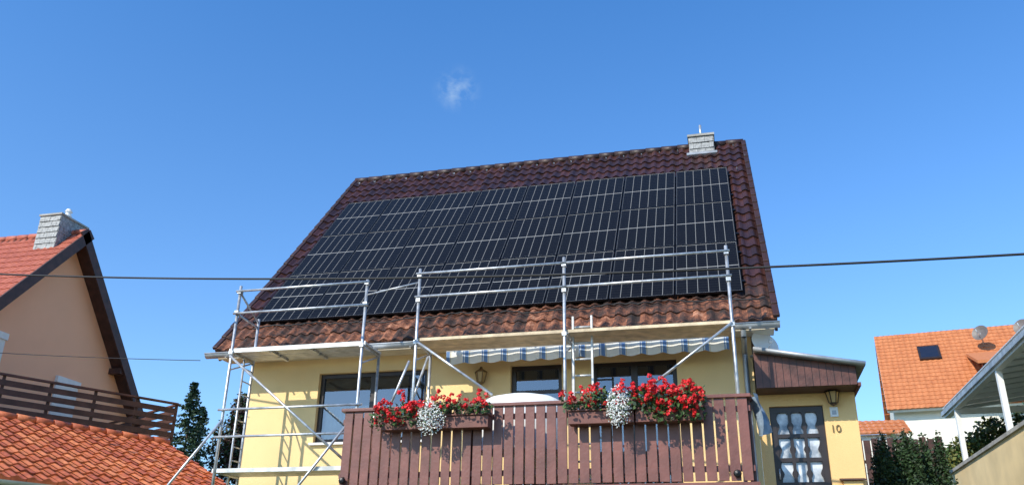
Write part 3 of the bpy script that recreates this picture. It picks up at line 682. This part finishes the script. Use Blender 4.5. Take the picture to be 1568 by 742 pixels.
shrub('yellow_shrub',15.0,13.8,4.4,[(-.6,0,1.2,.6,.7),(.2,.2,1.6,.7,.8),(1.2,.2,1.9,.8,.8),(2.3,.3,2.0,.8,.8)],[M_leaf,M_leafy,M_leafy],8,size=.06)
# ------------------------------------------------------------------ ground
mb=MB()
M_grass=mat('grass',(.06,.10,.03),.9,var=.4,scale=3,bump=.5,bscale=20)
def sm(a,b,t):
    t=max(0,min(1,(t-a)/(b-a))); return t*t*(3-2*t)
def gh(y): return 2.2*sm(-9,-2.5,y)+2.6*sm(3,26,y)
ys=[-600,-60,-20,-11]+[ -10+i*.75 for i in range(50)]+[40,100,600]
xs=[-600,-60,-20,-8,0,8,20,60,600]
for a,b in zip(ys,ys[1:]):
    for c,d_ in zip(xs,xs[1:]): mb.face([(c,a,gh(a)),(d_,a,gh(a)),(d_,b,gh(b)),(c,b,gh(b))],M_grass)
mb.make('ground')
M_asph=mat('asphalt',(.05,.05,.052),.9,var=.2,scale=8,bump=.4,bscale=80)
mb=MB(); mb.box(-120,120,-18,-11.6,-.1,.004,M_asph); mb.make('road')
mb=MB(); mb.box(-120,120,-11.6,-11.45,-.1,.12,M_conc); mb.box(-120,120,-18.15,-18,-.1,.12,M_conc); mb.make('kerb')
mb=MB(); mb.box(-120,120,-11.45,-9.9,-.1,.11,M_conc); mb.make('pavement')
# ------------------------------------------------------------------ sun, sky
az=math.radians(30); el=math.radians(37)
sd=V((-math.sin(az)*math.cos(el),-math.cos(az)*math.cos(el),math.sin(el)))
sl_=bpy.data.lights.new('sun','SUN'); sl_.energy=5.0; sl_.angle=math.radians(.5); sl_.color=(1,.93,.80)
so=bpy.data.objects.new('sun',sl_); link(so); so.rotation_euler=sd.to_track_quat('Z','Y').to_euler()
w=bpy.data.worlds.new('World'); S.world=w; w.use_nodes=True; nt=w.node_tree; bg=nt.nodes['Background']
sk=nt.nodes.new('ShaderNodeTexSky'); sk.sky_type='NISHITA'; sk.sun_disc=False; sk.sun_elevation=el; sk.sun_rotation=math.pi+az
sk.air_density=1.0; sk.dust_density=.6; sk.ozone_density=2.0
tc=nt.nodes.new('ShaderNodeTexCoord'); nz_=nt.nodes.new('ShaderNodeTexNoise'); nz_.inputs['Scale'].default_value=44; nz_.inputs['Detail'].default_value=10; nz_.inputs['Roughness'].default_value=.6; nz_.inputs['Distortion'].default_value=.3
nt.links.new(tc.outputs['Generated'],nz_.inputs['Vector'])
ds=nt.nodes.new('ShaderNodeVectorMath'); ds.operation='DISTANCE'; ds.inputs[1].default_value=(-.269,.798,.539); nt.links.new(tc.outputs['Generated'],ds.inputs[0])
mr=nt.nodes.new('ShaderNodeMapRange'); mr.interpolation_type='SMOOTHSTEP'; mr.inputs[1].default_value=.032; mr.inputs[2].default_value=.0; nt.links.new(ds.outputs['Value'],mr.inputs[0])
m1=nt.nodes.new('ShaderNodeMapRange'); m1.inputs[1].default_value=.44; m1.inputs[2].default_value=1.0; nt.links.new(nz_.outputs['Fac'],m1.inputs[0])
mm=nt.nodes.new('ShaderNodeMath'); mm.operation='MULTIPLY'; nt.links.new(mr.outputs[0],mm.inputs[0]); nt.links.new(m1.outputs[0],mm.inputs[1])
sz=nt.nodes.new('ShaderNodeSeparateXYZ'); nt.links.new(tc.outputs['Generated'],sz.inputs[0])
zr=nt.nodes.new('ShaderNodeMapRange'); zr.inputs[1].default_value=.10; zr.inputs[2].default_value=.62; nt.links.new(sz.outputs['Z'],zr.inputs[0])
tn=nt.nodes.new('ShaderNodeMix'); tn.data_type='RGBA'; tn.inputs[6].default_value=(1.08,1.36,1.62,1); tn.inputs[7].default_value=(.62,1.26,1.84,1); nt.links.new(zr.outputs[0],tn.inputs[0])
mu=nt.nodes.new('ShaderNodeMix'); mu.data_type='RGBA'; mu.blend_type='MULTIPLY'; mu.inputs[0].default_value=1; nt.links.new(sk.outputs[0],mu.inputs[6]); nt.links.new(tn.outputs[2],mu.inputs[7])
mix=nt.nodes.new('ShaderNodeMix'); mix.data_type='RGBA'; mix.inputs[7].default_value=(4.4,5.6,6.6,1)
nt.links.new(mm.outputs[0],mix.inputs[0]); nt.links.new(mu.outputs[2],mix.inputs[6]); nt.links.new(mix.outputs[2],bg.inputs[0]); bg.inputs[1].default_value=.145
# ------------------------------------------------------------------ camera
yaw,pit,rol=-.2478,.3974,.0163
F=V((math.sin(yaw)*math.cos(pit),math.cos(yaw)*math.cos(pit),math.sin(pit))); Rr=V((math.cos(yaw),-math.sin(yaw),0)); U=Rr.cross(F)
c,s=math.cos(rol),math.sin(rol); R2=Rr*c+U*s; U2=U*c-Rr*s
M3=Matrix((R2,U2,-F)).transposed()
cd=bpy.data.cameras.new('camera'); co=bpy.data.objects.new('camera',cd); link(co); co.matrix_world=Matrix.Translation((7.9031,-13.3017,1.6))@M3.to_4x4()
cd.sensor_width=36; cd.lens=36*1328.2/1568; cd.clip_end=3000; cd.clip_start=.1
S.camera=co
S.view_settings.view_transform='Standard'; S.view_settings.look='None'; S.view_settings.exposure=0
